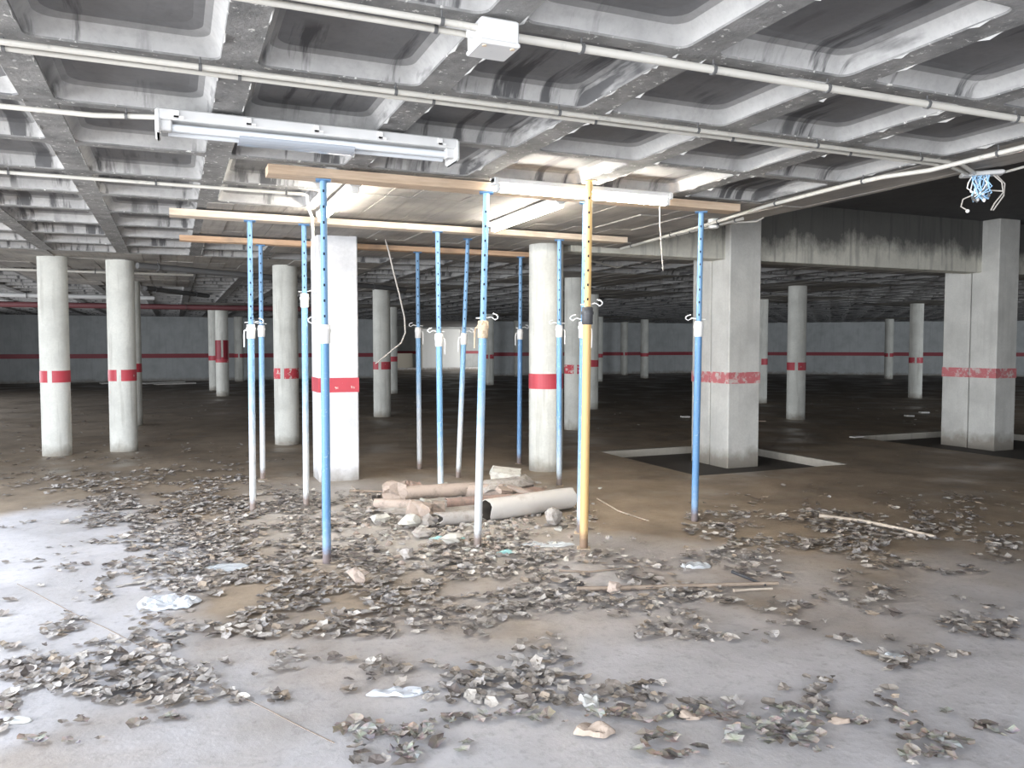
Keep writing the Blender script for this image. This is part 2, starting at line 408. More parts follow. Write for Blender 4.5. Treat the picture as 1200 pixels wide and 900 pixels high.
# ------------------------------------------------------------------ setting: ceiling
ZC = 2.70; DX, DY = .865, .875; X0, Y0 = -.59, 2.80; EDGE = 5.10
COLS = [  # kind, x, y, label, band gap (fraction across), band material
 ('round', -1.51, 12.45, 'cream round column nearest the left edge of the photo', .30, 'red'),
 ('round', -.69, 12.59, 'cream round column, second from the left edge, streak-free front', .36, 'red'),
 ('round', -.76, 16.61, 'shadowed column mostly hidden behind the second cream column from left', None, 'red'),
 ('round', 1.23, 28.67, 'far grey column half hidden behind the one with a dark red panel', None, 'red'),
 ('round', 1.30, 25.17, 'far grey column wrapped with a tall dark red panel', None, 'red'),
 ('round', 2.48, 35.2, 'small far column close to the back wall, left of the blue props', .5, 'red'),
 ('round', 1.56, 12.49, 'grey round column with a scuffed red band left of the white pillar', .32, 'red_scuffed'),
 ('round', 4.03, 16.55, 'grey round column right of the white pillar, behind the hanging cable', .36, 'red'),
 ('round', 6.26, 24.45, 'narrow far column just behind the one with the hanging cable', None, 'red'),
 ('round', 9.2, 41.0, 'tiny far column beside the white pillar, at the passage mouth', None, 'red'),
 ('round', 11.05, 28.32, 'far column right of the pale-blue leaning prop', .5, 'red'),
 ('thick', 4.12, 8.67, 'thick round column right of the rubble, with a wide red band', None, 'red'),
 ('round', 6.58, 12.66, 'grey column directly behind the yellow prop', .55, 'red_scuffed'),
 ('round', 9.08, 16.64, 'column peeking out just right of the yellow prop', None, 'red'),
 ('round', 16.32, 29.24, 'far thin column right behind the column beside the yellow prop', None, 'red'),
 ('round', 15.3, 35.4, 'far column left of the thick round column', None, 'red'),
 ('round', 21.2, 35.3, 'smallest far column in the dark bay, left one of a pair', .5, 'red'),
 ('round', 20.0, 31.49, 'far column in the dark bay, right one of a pair', None, 'red'),
 ('round', 14.12, 16.65, 'grey column just right of the broad double pillar', .5, 'red'),
 ('round', 11.67, 12.67, 'grey column standing free between the two double pillars', .5, 'red'),
 ('round', 29.63, 26.39, 'small far column before the right wall, left of a larger one', .5, 'red'),
 ('round', 19.64, 16.55, 'grey column left of the rightmost double pillar', .5, 'red'),
]
SOLID = [(c[1], c[2]) for c in COLS]+[(1.64, 8.86)]
def solid(cx_, cy_):
    if 1.14 < cx_ < EDGE and 5.35 < cy_ < 10.9: return True
    if cx_ > 4.6 and cy_ < 8.6: return True
    if 8.6 < cy_ < 9.9 and cx_ > EDGE: return True
    return any(abs(cx_-a) < 1.32 and abs(cy_-b) < 1.32 for a, b in SOLID)
def rr(hx, hy, z, r, n=4):                # rounded rectangle loop, seen from below
    L = []
    for q, (sx_, sy_) in enumerate(((1,1),(-1,1),(-1,-1),(1,-1))):
        for i in range(n):
            a = math.pi/2*(q+i/(n-1))
            L.append((sx_*(hx-r)+r*math.cos(a), sy_*(hy-r)+r*math.sin(a), z))
    return L
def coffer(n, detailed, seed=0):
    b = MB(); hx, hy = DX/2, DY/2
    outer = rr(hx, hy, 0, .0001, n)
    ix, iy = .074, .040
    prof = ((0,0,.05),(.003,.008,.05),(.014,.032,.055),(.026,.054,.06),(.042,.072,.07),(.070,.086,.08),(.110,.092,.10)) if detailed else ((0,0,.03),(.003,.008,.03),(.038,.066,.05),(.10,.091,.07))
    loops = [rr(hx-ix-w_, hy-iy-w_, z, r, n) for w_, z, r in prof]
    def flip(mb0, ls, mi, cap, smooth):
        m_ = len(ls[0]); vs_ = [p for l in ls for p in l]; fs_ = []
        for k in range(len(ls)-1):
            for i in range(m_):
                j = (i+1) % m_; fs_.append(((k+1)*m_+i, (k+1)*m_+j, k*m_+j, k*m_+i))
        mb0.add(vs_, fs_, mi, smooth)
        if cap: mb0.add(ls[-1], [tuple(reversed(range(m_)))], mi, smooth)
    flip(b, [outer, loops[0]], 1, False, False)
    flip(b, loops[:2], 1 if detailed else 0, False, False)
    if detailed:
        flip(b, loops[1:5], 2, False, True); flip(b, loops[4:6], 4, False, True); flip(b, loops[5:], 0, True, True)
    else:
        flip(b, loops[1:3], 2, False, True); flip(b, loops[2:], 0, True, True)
    if detailed:                           # ragged grout fins left along the mould joints
        rg = random.Random(seed)
        for sx_ in (-1, 1):
            y_ = -hy
            while y_ < hy-.05:
                ln = rg.uniform(.05, .22)
                if rg.random() < .38:
                    x_ = sx_*(hx-ix+rg.uniform(.0,.006)); w_ = rg.uniform(.002,.0045); y1_ = min(y_+ln, hy)
                    b.add([(x_-w_,y_,.002),(x_+w_,y_,.002),(x_+w_*.4,(y_+y1_)/2,-rg.uniform(.006,.014)),(x_-w_,y1_,.002),(x_+w_,y1_,.002)], [(0,2,1),(0,3,2),(1,2,4),(2,3,4)], 3)
                y_ += ln
    return b
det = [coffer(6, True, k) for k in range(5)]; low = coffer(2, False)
cells = []; solids = []
ADDED_WELLS = [(X0-5*DX, X0-2*DX, Y0, Y0+6*DY), (X0-3*DX, X0+3*DX, Y0-8*DY, Y0-5*DY)]   # unseen roof openings added for the extra daylight
for i in range(-9, 51):
    for j in range(-10, 38):
        cx_, cy_ = X0+DX*(i+.5), Y0+DY*(j+.5)
        if cy_ > 36.6 or cx_ > 39: continue
        if cx_ > EDGE and cy_ < 8.8: continue
        if any(h_[0] < cx_ < h_[1] and h_[2] < cy_ < h_[3] for h_ in ADDED_WELLS): continue
        if cx_-cy_*0 > 26 and (cx_-26)/12.5+(cy_-25)/11.5 > 1.15: continue
        (solids if solid(cx_, cy_) else cells).append((cx_, cy_, i, j))
ce = MB()
ys_ = [-6.5]+sorted(q for h_ in ADDED_WELLS for q in h_[2:])+[8.6]
for a_, b_ in zip(ys_, ys_[1:]):
    hs = [h_ for h_ in ADDED_WELLS if h_[2] < (a_+b_)/2 < h_[3]]
    if hs:
        ce.box((-9, a_, ZC+.19), (hs[0][0], b_, ZC+.62)); ce.box((hs[0][1], a_, ZC+.19), (EDGE, b_, ZC+.62))
    else: ce.box((-9, a_, ZC+.19), (EDGE, b_, ZC+.62))
ce.box((-9, 8.6, ZC+.19), (39.5, 37, ZC+.62)); ce.box((8, 37, ZC+.19), (21, 49, ZC+.62))
ceiling = tag(ce.obj('ceiling', 'soot'), 'stained concrete waffle slab ceiling', 'ceiling', kind='structure')
def score(c):
    p = proj((c[0], c[1], ZC))
    if p is None or not (-90 < p[0] < 1290 and p[1] > -90): return 1e9
    return p[2]
cells.sort(key=score)
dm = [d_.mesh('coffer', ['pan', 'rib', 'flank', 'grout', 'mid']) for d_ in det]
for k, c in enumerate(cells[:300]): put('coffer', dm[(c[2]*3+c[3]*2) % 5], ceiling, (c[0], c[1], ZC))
st = MB()
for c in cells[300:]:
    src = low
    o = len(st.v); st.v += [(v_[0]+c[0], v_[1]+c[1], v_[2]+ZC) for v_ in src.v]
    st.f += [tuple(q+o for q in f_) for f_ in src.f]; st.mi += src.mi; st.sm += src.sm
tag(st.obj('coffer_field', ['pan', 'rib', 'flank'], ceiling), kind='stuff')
so = MB()                                  # solid heads: board-formed, each board a hair off its neighbour
for cx_, cy_, i, j in solids:
    for k in range(4):
        xa, xb = cx_-DX/2+DX*k/4, cx_-DX/2+DX*(k+1)/4
        if cx_ < EDGE+.3 and cy_ < 8.6: xb = min(xb, EDGE)
        if xb <= xa: continue
        dz = R.uniform(-.004, .004) if (i*7+j) % 3 else R.uniform(-.010, .006)
        so.box((xa+.002, cy_-DY/2, ZC+dz), (xb-.002, cy_+DY/2, ZC+.188))
# strip that closes the slab along its free edge
so.box((4.6+.865*.0, -6.5, ZC+.001), (EDGE, 8.6, ZC+.62))
so.obj('board_formed_soffit', 'soffit', ceiling)
b = MB(); b.box((8.4, 36.4, ZC), (20.2, 48.8, ZC+.2)); b.obj('passage_soffit', 'soot', ceiling)
# raised dark bay to the right and the beam that closes it
b = MB(); b.box((EDGE-.1, 2.0, 3.42), (17, 8.95, 3.7)); b.box((EDGE+.002, -6.5, 2.7), (17, 2.0, 3.7)); tag(b.obj('ceiling_raised_bay', 'soot'), 'dark raised slab over the right bay, with an added low rear slab', 'ceiling', kind='structure')  # low rear slab added out of view to keep light off the beam
b = MB(); b.box((4.4, 8.56, 2.63), (16.5, 8.86, 3.45), 0, .008); tag(b.obj('downstand_beam', 'beam'), 'stained concrete downstand beam between the two double pillars', 'beam')

# ------------------------------------------------------------------ columns and pillars
def arc_band(r, z0, z1, gap, ang):
    b = MB(); n = 40; g0 = None
    angs = [2*math.pi*k/n for k in range(n)]
    ro, ri = r+.004, r-.01
    rng = range(n)
    L = []
    if gap is None: a0, a1 = 0, 2*math.pi
    else:
        u = (gap-.5)*2*.92; c = ang-math.asin(max(-.95, min(.95, u)))*-1   # seen from the camera
        hw = .16; a0, a1 = c+hw, c+2*math.pi-hw
    for k in range(n+1):
        a = a0+(a1-a0)*k/n; x, y = math.cos(a), math.sin(a)
        L.append([(ri*x,ri*y,z0),(ro*x,ro*y,z0),(ro*x,ro*y,z1),(ri*x,ri*y,z1)])
    b.loft(L, 0, True, True, False)
    for i in range(len(b.sm)): b.sm[i] = False
    return b
for kind, x, y, lab, gap, bm_ in COLS:
    r = .205 if kind == 'thick' else .182
    o = empty('round_column', (x, y, 0), lab, 'column', 'round concrete columns')
    b = MB(); b.cyl((0,0), r, -.03, ZC+.02, 32); b.obj('shaft', 'column', o)
    z0, z1 = (1.0, 1.16) if kind != 'thick' else (.985, 1.165)
    ang = math.atan2(-y, -x)               # towards the camera
    arc_band(r, z0, z1, gap, ang).obj('red_band', bm_, o)
    if 'tall dark red panel' in lab:
        arc_band(r+.004, 1.10, 1.66, .5, ang).obj('red_panel', 'red_panel', o)
# white square pillar
def sq_pillar(x0, x1, y0, y1, z0, z1, mt, name, parent, bev=.012):
    b = MB(); b.box((x0,y0,z0),(x1,y1,z1),0,bev); return b.obj(name, mt, parent)
def ring(x0, x1, y0, y1, z0, z1, t_=.004):
    b = MB()
    for (a, c_) in (((x0-t_,y0-t_,z0),(x1+t_,y0,z1)),((x0-t_,y1,z0),(x1+t_,y1+t_,z1)),((x0-t_,y0,z0),(x0,y1,z1)),((x1,y0,z0),(x1+t_,y1,z1))): b.box(a, c_)
    return b
o = empty('square_pillar', (1.66, 9.0, 0), 'white painted square pillar with a red band left of the rubble', 'pillar')
sq_pillar(-.22, .22, -.19, .25, -.05, ZC+.02, 'pillar_white', 'shaft', o)
ring(-.22, .22, -.19, .25, .985, 1.145).obj('red_band', 'red', o)
for (x0, x1, yf, ym, yb, lab) in ((6.66, 7.17, 8.46, 8.84, 9.26, 'broad concrete double pillar in the middle pit with a faded red band'),
                              (11.52, 11.98, 8.28, 8.72, 9.20, 'rightmost concrete double pillar with a faded red band')):
    o = empty('double_pillar', (x0, yf, 0), lab, 'pillar', 'double pillars along the joint')
    w_ = x1-x0
    sq_pillar(0, w_, 0, ym-yf, -.32, 3.45, 'pillar', 'front_shaft', o)
    sq_pillar(-.0, w_, ym-yf+.02, yb-yf, -.32, ZC+.02, 'pillar', 'rear_shaft', o)
    ring(0, w_, 0, ym-yf, 1.0, 1.15).obj('red_band', 'red_worn', o)
    ring(0, w_, ym-yf+.02, yb-yf, 1.0, 1.15).obj('red_band', 'red_worn', o)

# ------------------------------------------------------------------ steel props
def holed_tube(r, z0, z1, step, zs):
    # a tube whose wall is really pierced front and back
    b = MB(); n = 12; ths = [2*math.pi*(k+.5)/n for k in range(n)]
    rows = [z0]; z = zs; holes = set()
    while z < z1-.05:
        rows += [z-.009, z+.009]; holes.add(len(rows)-2); z += step
    rows.append(z1)
    vs_ = [(r*math.cos(a), r*math.sin(a), z_) for z_ in rows for a in ths]; fs_ = []
    for k in range(len(rows)-1):
        for i in range(n):
            if k in holes and i in (2, 8): continue
            j = (i+1) % n; fs_.append((k*n+i, k*n+j, (k+1)*n+j, (k+1)*n+i))
    b.add(vs_, fs_, 0, True)
    ri = r*.62
    b.loft([[(ri*math.cos(a), ri*math.sin(a), z_) for a in ths] for z_ in (z0, z1)], 1, False, False, True)
    return b
def prop(bx, by, tx, ty, ztop, zc, outer, inner, collar, label, side=1, rot=0.0, hook=True, r=.029):
    o = empty('steel_prop', (bx, by, 0), label, 'prop', 'adjustable steel props')
    d = Vector((tx-bx, ty-by, ztop)); L = d.length
    o.rotation_euler = Vector((0,0,1)).rotation_difference(d).to_euler()
    ca = math.atan2(-by, -bx)              # holes and pin face the photographer's side
    def P_(b, nm, mt):
        q = b.obj(nm, mt, o); q.rotation_euler = (0, 0, ca-math.pi/2*1.0+rot); return q
    zcl = zc/ztop*L
    b = MB(); b.box((-.05,-.05,-.016),(.05,.05,-.003),0,.003); P_(b, 'base_plate', 'collar_tan')
    b = MB(); b.cyl((0,0), r, 0, zcl, 14); P_(b, 'outer_tube', outer)
    P_(holed_tube(r*.80, zcl-.05, L-.006, .105, zcl+.10), 'inner_tube', [inner, 'hole'])
    b = MB(); b.cyl((0,0), r*1.32, zcl-.085, zcl+.045, 14, 0, True, .006); b.cyl((0,0), r*1.5, zcl-.01, zcl+.012, 14)
    col_ = P_(b, 'collar', collar)
    def S_(b, nm, mt): return b.obj(nm, mt, col_)
    b = MB(); b.tube([(s_*side, -.01, zcl+.062+dz) for s_, dz in ((-.055,.0),(.03,.004),(.06,.012))]+[(side*(.06+.05*math.sin(a)), -.012, zcl+.048+.026*(1-math.cos(a))+.0) for a in (.6,1.2,1.8,2.4,3.0)], .0055, 6)
    S_(b, 'pin', 'wire')
    if hook:
        b = MB(); b.tube([(-side*r*1.2, 0, zcl-.005),(-side*r*1.9, -.005, zcl-.01),(-side*r*2.05, -.005, zcl-.05),(-side*r*2.0, -.005, zcl-.16)], .007, 6); S_(b, 'handle', 'collar_white' if collar != 'collar_tan' else 'collar_tan')
    b = MB(); b.box((-.05,-.05,L-.008),(.05,.05,L),0,.002); P_(b, 'top_plate', 'blue_deep' if inner != 'yellow_inner' else inner)
    return o
def zc_of(bx, by, y): 
    dd = bx*math.sin(YAW)+by*math.cos(YAW); return H+(405-y)*dd/F
PR = [ # base, top, collar pixel row, paints, label
 ((.63,7.52),(.64,7.52),2.615,386,'blue_pale','blue_inner','collar_white','leftmost blue prop, its white collar level with its twin behind',-1,True),
 ((.89,9.30),(.90,9.28),2.615,386,'blue_pale','blue_inner','collar_white','blue prop just behind the leftmost prop, nearly touching it in view',1,False),
 ((1.11,7.56),(1.12,7.56),2.615,350,'blue_pale','blue_inner','collar_white','pale blue prop with a high collar, left of the white pillar',-1,False),
 ((.94,5.49),(.945,5.49),2.615,388,'blue_deep','blue_inner','collar_white','deep blue prop standing in front of the white square pillar',1,False),
 ((2.71,9.27),(2.70,9.27),2.615,388,'blue_pale','blue_inner','collar_white','thin far prop with near-white lower tube, first right of the white pillar',1,True),
 ((2.41,7.50),(2.395,7.52),2.615,396,'blue_outer','blue_inner','collar_white','blue prop standing in the left part of the rubble',1,True),
 ((2.94,8.50),(3.07,8.52),2.70,395,'blue_pale','blue_inner','collar_white','leaning prop with a white foot behind the rubble',-1,True),
 ((2.06,5.52),(2.115,5.47),2.615,383,'blue_pale','blue_pale','collar_tan','dusty pale prop with a cement-crusted collar in front of the rubble',-1,True),
 ((4.02,9.25),(4.04,9.25),2.615,390,'blue_deep','blue_inner','collar_white','dark blue far prop touching the left side of the thick round column',-1,True),
 ((3.78,7.62),(3.765,7.60),2.615,386,'blue_outer','blue_inner','collar_white','blue prop in front of the thick round column',1,True),
 ((2.98,5.62),(2.985,5.56),2.615,384,'blue_outer','blue_outer','collar_white','blue prop beside the yellow one, at the end of the white pipe',1,True),
 ((2.78,5.19),(2.815,5.19),2.70,367,'yellow_outer','yellow_inner','collar_black','yellow ochre prop with a dark collar',-1,False),
 ((4.07,5.60),(4.075,5.56),2.615,383,'blue_deep','blue_inner','collar_white','rightmost blue prop, alone in front of the double pillar',1,False),
]
for (b0, t0, zt, yc, oc, ic, cc, lab, sd, hk) in PR:
    prop(b0[0], b0[1], t0[0], t0[1], zt, zc_of(b0[0], b0[1], yc), oc, ic, cc, lab, sd, 0, hk, .031 if 'yellow' in lab else .029)

# planks carried by the props
def plank(name, pts, wid, z0, z1, mt, lab, seed):
    rr_ = random.Random(seed); b = MB(); L = []
    (xa, ya), (xb, yb) = pts; n = 14
    for k in range(n+1):
        u = k/n; x = xa+(xb-xa)*u; y = ya+(yb-ya)*u; s_ = .006*noise.noise(Vector((u*4, seed, 0)))
        h = .004*noise.noise(Vector((u*9, seed, 3)))
        L.append([(x, y-wid/2+s_, z0+h+.004),(x, y-wid/2+.006+s_, z0+h),(x, y+wid/2-.006+s_, z0+h),(x, y+wid/2+s_, z0+h+.004),(x, y+wid/2+s_, z1),(x, y-wid/2+s_, z1)])
    b.loft(L, 0, True, True, False); return tag(b.obj(name, mt), lab, 'plank', 'planks on the props')
plank('timber_plank', ((.58,5.50),(4.36,5.50)), .17, 2.618, 2.678, 'wood', 'nearest plank under the ceiling, ending at the rightmost blue prop', 1)
plank('timber_plank', ((-.02,7.54),(4.55,7.60)), .16, 2.618, 2.676, 'wood2', 'middle plank, pale, running above the white square pillar', 2)
plank('timber_plank', ((.07,9.27),(4.15,9.27)), .15, 2.618, 2.674, 'wood3', 'farthest plank, orange-brown, over the far row of props', 3)

# ------------------------------------------------------------------ lamps
def batten(name, loc, rotz, L, on, label):
    o = empty(name, loc, label, 'lamp', 'fluorescent batten lamps', (0, 0, rotz)); h = L/2
    b = MB(); b.box((-h,-.036,-.038),(h,.036,0),0,.006); b.box((-h,-.042,-.052),(-h+.03,.042,.0),0,.004); b.box((h-.03,-.042,-.052),(h,.042,0),0,.004)
    b.obj('housing', 'white_pl', o)
    for s_ in (-1, 1):
        b = MB(); b.box((s_*(h-.035)-.018,-.03,-.098),(s_*(h-.035)+.018,.03,-.03),0,.006); b.obj('lamp_holder', 'white_pl', o)
    b = MB(); b.tube([(-h+.05,0,-.076),(h-.05,0,-.076)], .022, 12); b.obj('tube', 'tube_on' if on else 'tube_off', o)
    return o
# unlit near fitting, wide housing with clips and half its clear cover left
o = batten('fluorescent_lamp', ((-.06+1.52)/2, 4.47, 2.685), 0, 1.58, False, 'large unlit fluorescent fitting with loose cover near the camera')
q = MB(); q.box((-.79,-.098,-.058),(.79,.098,-.002),0,.006); q.obj('channel', 'white_pl', o)
for k in range(5):
    x = -.70+.345*k; q = MB(); q.box((x-.014,-.108,-.050),(x+.014,-.098,-.010),0,.002); q.box((x-.014,-.108,-.050),(x+.034,-.099,-.038)); q.obj('cover_clip', 'collar_white', o)
q = MB(); q.tube([(-.74,-.055,-.088),(.74,-.055,-.088)], .019, 12); q.obj('tube', 'tube_off', o)
q = MB(); q.tube([(-.74,.05,-.088),(.74,.05,-.088)], .019, 12); q.obj('tube', 'tube_off', o)
L = [(-.075*math.cos(math.pi*k/8), -.100-.030*math.sin(math.pi*k/8)) for k in range(9)]
q = MB(); q.loft([[(x, y_, z_) for y_, z_ in L]+[(x, y_*.95, z_+.004) for y_, z_ in reversed(L)] for x in (-.40, .20)], 0, True, True, False); q.obj('cover_remnant', 'diffuser', o)
for s_ in (-1, 1):
    q = MB(); q.box((s_*.785-.014,-.100,-.125),(s_*.785+.014,.100,-.004),0,.010); q.box((s_*.75-.03,-.085,-.110),(s_*.75+.03,-.03,-.055),0,.006); q.obj('end_cap', 'white_pl', o)
batten('fluorescent_lamp', (1.22, 6.50, 2.694), P2, 1.50, True, 'lit fluorescent tube above the deep blue prop, left of the others')
batten('fluorescent_lamp', (2.86, 6.48, 2.694), P2, 1.50, True, 'lit fluorescent tube running away from camera behind the nearest plank')
batten('fluorescent_lamp', (2.86, 5.33, 2.694), 0, 1.50, True, 'brightest lit fluorescent tube along the nearest plank, above the yellow prop')

# ------------------------------------------------------------------ conduits, boxes, cables
def conduit(pts, label, r=.0125, clips=None, mt='conduit', name='conduit', joint=2.0):
    b = MB(); b.tube(pts, r, 8); o = tag(b.obj(name, mt), label, 'pipe' if 'pipe' in name else 'conduit', 'ceiling conduits' if name == 'conduit' else None)
    L = [Vector(p) for p in pts]; acc = .3
    if clips:
        for a, c_ in zip(L, L[1:]):
            d = (c_-a).length; u = (c_-a).normalized()
            while acc < d:
                p = a+u*acc; q = MB(); q.tube([p-u*.007, p+u*.007], r*1.35, 8); q.tube([p, Vector((p.x, p.y, max(p.z+.01, ZC-.004) if p.z > ZC-.08 else ZC-.004))], .004, 5); q.obj('clip', 'clip', o)
                acc += clips
            acc -= d
    return o
zq = 2.655
conduit([(-3.5,3.60,zq),(4.62,3.60,zq),(5.02,3.80,2.668)], 'upper one of the twin conduits crossing the whole ceiling, nearer run', clips=.83)
conduit([(-3.5,3.67,zq),(4.60,3.67,zq),(5.02,3.84,2.668)], 'lower one of the twin conduits crossing the whole ceiling, farther run', clips=.87)
conduit([(-1.0,2.765,zq),(1.04,2.765,zq)], 'near conduit entering the left side of the white ceiling box, upper one', clips=.8)
conduit([(-1.0,2.84,zq),(1.04,2.84,zq)], 'near conduit entering the left side of the white ceiling box, lower one', clips=.8)
conduit([(1.18,2.80,zq),(4.3,2.78,zq),(5.05,2.78,zq)], 'single thick conduit leaving the right side of the white ceiling box', .0175, clips=.62)
conduit([(-3.2,4.58,zq),(-.35,4.55,zq),(-.06,4.50,2.665)], 'conduit running from the left edge into the unlit fluorescent fitting', .0135, clips=.9)
conduit([(-4,6.25,zq),(.55,6.27,zq),(.93,6.27,zq)], 'conduit at left ending above the deep blue prop', .013, clips=.9)
conduit([(4.93,8.3,zq),(4.72,6.4,zq),(4.53,5.25,zq),(4.48,4.35,zq),(4.44,4.02,2.64),(4.50,3.72,2.628),(4.55,3.45,2.645),(4.53,2.4,zq),(4.53,1.2,zq)], 'white conduit along the slab edge that kinks over the twin conduits', .0155, clips=.95)
conduit([(4.60,3.30,zq),(4.60,1.2,zq)], 'second short conduit beside the kinked one near the right edge', .011, clips=.9)
conduit([(5.18,3.72,2.668),(5.06,3.2,2.668),(5.06,1.4,2.668)], 'thin conduit leaving the opened wire box at right', .009, clips=.9)
conduit([(4.86,7.55,zq),(4.80,6.35,zq),(4.78,5.9,zq)], 'short white strip of trunking beside the smoke detector', .016, clips=.25)
conduit([(4.86,6.20,2.662),(5.04,6.02,2.662),(5.06,5.95,2.69)], 'thin grey conduit stub right of the smoke detector', .008)
conduit([(-4.6,13.9,2.63),(.3,13.8,2.63)], 'far conduit passing behind the two cream columns', .02, clips=1.6)
conduit([(-.45,12.15,2.60),(1.3,13.3,2.60),(4.2,15.3,2.60)], 'dark drain pipe slanting away from the second cream column', .045, mt='dark_pipe', name='drain_pipe', clips=2.2)
conduit([(-.5,16.9,2.60),(.7,18.9,2.60)], 'short dark drain pipe behind the hidden column', .05, mt='dark_pipe', name='drain_pipe', clips=1.5)
conduit([(-6,22.6,2.50),(4.2,22.3,2.50)], 'dull red pipe hung under the far left ceiling', .07, mt='red_pipe', name='red_service_pipe', clips=3)
conduit([(-5.2,19.8,2.58),(-.4,19.9,2.58)], 'long white lamp trunking under the far left ceiling', .05, mt='white_pl', name='trunking_pipe', clips=2)
conduit([(5.2,9.6,2.655),(6.05,10.3,2.655),(6.15,10.3,2.69)], 'short bent conduit under the dark ceiling left of the double pillar', .014)
# white ceiling box on the near conduits
o = empty('junction_box', (1.11, 2.80, 2.60), 'white square junction box on the near conduits at the top', 'box')
b = MB(); b.box((-.075,-.075,0),(.075,.075,.085),0,.006); b.obj('body', 'white_pl', o)
b = MB(); b.box((-.078,-.078,-.012),(.078,.078,.006),0,.004); lid = b.obj('lid', 'white_pl', o)
for s_ in (-1, 1):
    b = MB(); b.tube([(s_*.07,-.0,.05),(s_*.098,-.0,.05)], .022, 10); b.obj('grommet', 'white_pl', o)
for x_ in (-.055,.055):
    b = MB(); b.cyl((x_, -.055), .009, -.015, -.008, 8); b.obj('screw', 'collar_tan', lid)
# opened box with wires
o = empty('wire_box', (5.09, 3.80, 2.655), 'opened white box with a tangle of pale blue wires at right', 'box', None, (0,0,-.75))
b = MB(); b.box((-.13,-.055,0),(.13,.055,.028),0,.008); b.obj('base', 'white_pl', o)
rw = random.Random(5)
for k in range(22):
    a = Vector((rw.uniform(-.06,.05), rw.uniform(-.03,.03), 0)); q = a+Vector((rw.uniform(-.05,.05), rw.uniform(-.04,.04), -rw.uniform(.05,.10)))
    e = Vector((rw.uniform(-.06,.05), rw.uniform(-.03,.03), -rw.uniform(.11,.17)))
    b = MB(); b.tube([a, (a+q)/2+Vector((rw.uniform(-.02,.02),0,0)), q, (q+e)/2+Vector((rw.uniform(-.03,.03),0,-.01)), e], .0045, 5)
    b.obj('wire', 'wire_blue' if k % 4 else 'cable_white', o)
    if k < 9:
        b = MB(); b.blob(e, .011, .011, .014, k, .1); b.obj('terminal', 'cable_white' if k % 2 else 'clip', o)
for pts in ([(.07,0,0),(.12,.0,-.05),(.13,.0,-.12),(.08,0,-.19),(.06,0,-.235)], [(.09,.01,0),(.14,.01,-.06),(.135,.01,-.14),(.075,.01,-.235)], [(-.04,0,-.12),(-.11,0,-.15),(-.12,0,-.20),(-.085,0,-.225)], [(.05,0,-.10),(.13,0,-.11)]):
    b = MB(); b.tube(pts, .005, 6); b.obj('loose_wire', 'cable', o)
b = MB(); b.blob((-.08,0,-.232), .013,.013,.013, 2,.05); b.obj('terminal', 'cable_white', o)
# smoke detector at the slab edge
o = empty('smoke_detector', (4.74, 6.27, 2.70), 'small white round smoke detector under the slab edge', 'detector')
b = MB(); b.cyl((0,0), .055, -.035, 0, 18, 0, True, .004); b.obj('base', 'white_pl', o)
b = MB(); b.cyl((0,0), .047, -.058, -.035, 18, 0, True, .004); b.obj('head', 'clip', o)
b = MB(); b.cyl((0,0), .050, -.088, -.058, 18, 0, True, .010); b.obj('cap', 'white_pl', o)
# hanging cables
def cable(pts, r, mt, lab):
    b = MB(); b.tube(pts, r, 7); return tag(b.obj('hanging_cable', mt), lab, 'cable')
cable([(.93,6.27,2.655),(.955,6.27,2.645),atY(361,243,6.27),atY(366,255,6.27),atY(367,280,6.27),atY(366,316,6.27)], .011, 'cable_white', 'white conduit end curving down beside the white pillar top')
cp = [(440,281),(450,276),(455,292),(461,318),(468,345),(474,372),(475,390),(470,402),(460,410),(449,419),(440,426)]
cable([atY(px, py, 8.9) for px, py in cp], .0095, 'cable', 'thick grey cable hanging in a curve right of the white pillar')
cable([atY(773,243,5.44), atY(773,262,5.44), atY(775,290,5.44), atY(777,317,5.44)], .0045, 'cable', 'thin wire dangling from the nearest plank left of the rightmost prop')

# ------------------------------------------------------------------ rubble heap
def pipe_piece(name, p0, p1, r, th, mt, lab, cat='pipe', jag=.02, seed=0, group='broken pipes in the rubble'):
    rr_ = random.Random(seed); p0, p1 = Vector(p0), Vector(p1); d = (p1-p0).normalized(); u = d.cross(Vector((0,0,1))).normalized(); v_ = u.cross(d)
    n = 14; b = MB(); L = []
    j0 = [rr_.uniform(-jag, jag) for _ in range(n)]; j1 = [rr_.uniform(-jag, jag) for _ in range(n)]
    def lp(p, rad, jj): return [p+d*jj[k]+(u*math.cos(2*math.pi*k/n)+v_*math.sin(2*math.pi*k/n))*rad for k in range(n)]
    z_ = [0]*n
    b.loft([lp(p0, r, j0), lp(p0.lerp(p1,.5), r*1.01, z_), lp(p1, r, j1)], 0, False, False, True)
    b.loft([lp(p0, r-th, j0), lp(p1, r-th, j1)], 1, False, False, True)
    b.loft([lp(p0, r, j0), lp(p0, r-th, j0)], 0, False, False, False); b.loft([lp(p1, r, j1), lp(p1, r-th, j1)], 0, False, False, False)
    return tag(b.obj(name, [mt, 'inside']), lab, cat, group)
def g(px, py, z=0): p = at(px, py, z); return p
def chunk(name, px, py, s, mt, lab, cat, seed, rot=0, amp=.25, flat=True, z=None, grp=None):
    p = at(px, py, 0); b = MB(); b.blob((0,0,0), s[0], s[1], s[2], seed, amp, 0, 0, 8, 5, flat)
    lo = min(v_[2] for v_ in b.v)
    o = tag(b.obj(name, mt), lab, cat, grp); o.location = (p.x, p.y, fz(p.x, p.y)-lo-.004 if z is None else z); o.rotation_euler = (0, 0, rot); return o
a, c_ = at(570, 611), at(676, 600)
pipe_piece('waste_pipe', (a.x, a.y, .095), (c_.x, c_.y+.12, .11), .095, .006, 'pvc', 'big off-white pipe lying beside the yellow prop', jag=.012, seed=1)
a, c_ = at(474, 586), at(588, 579)
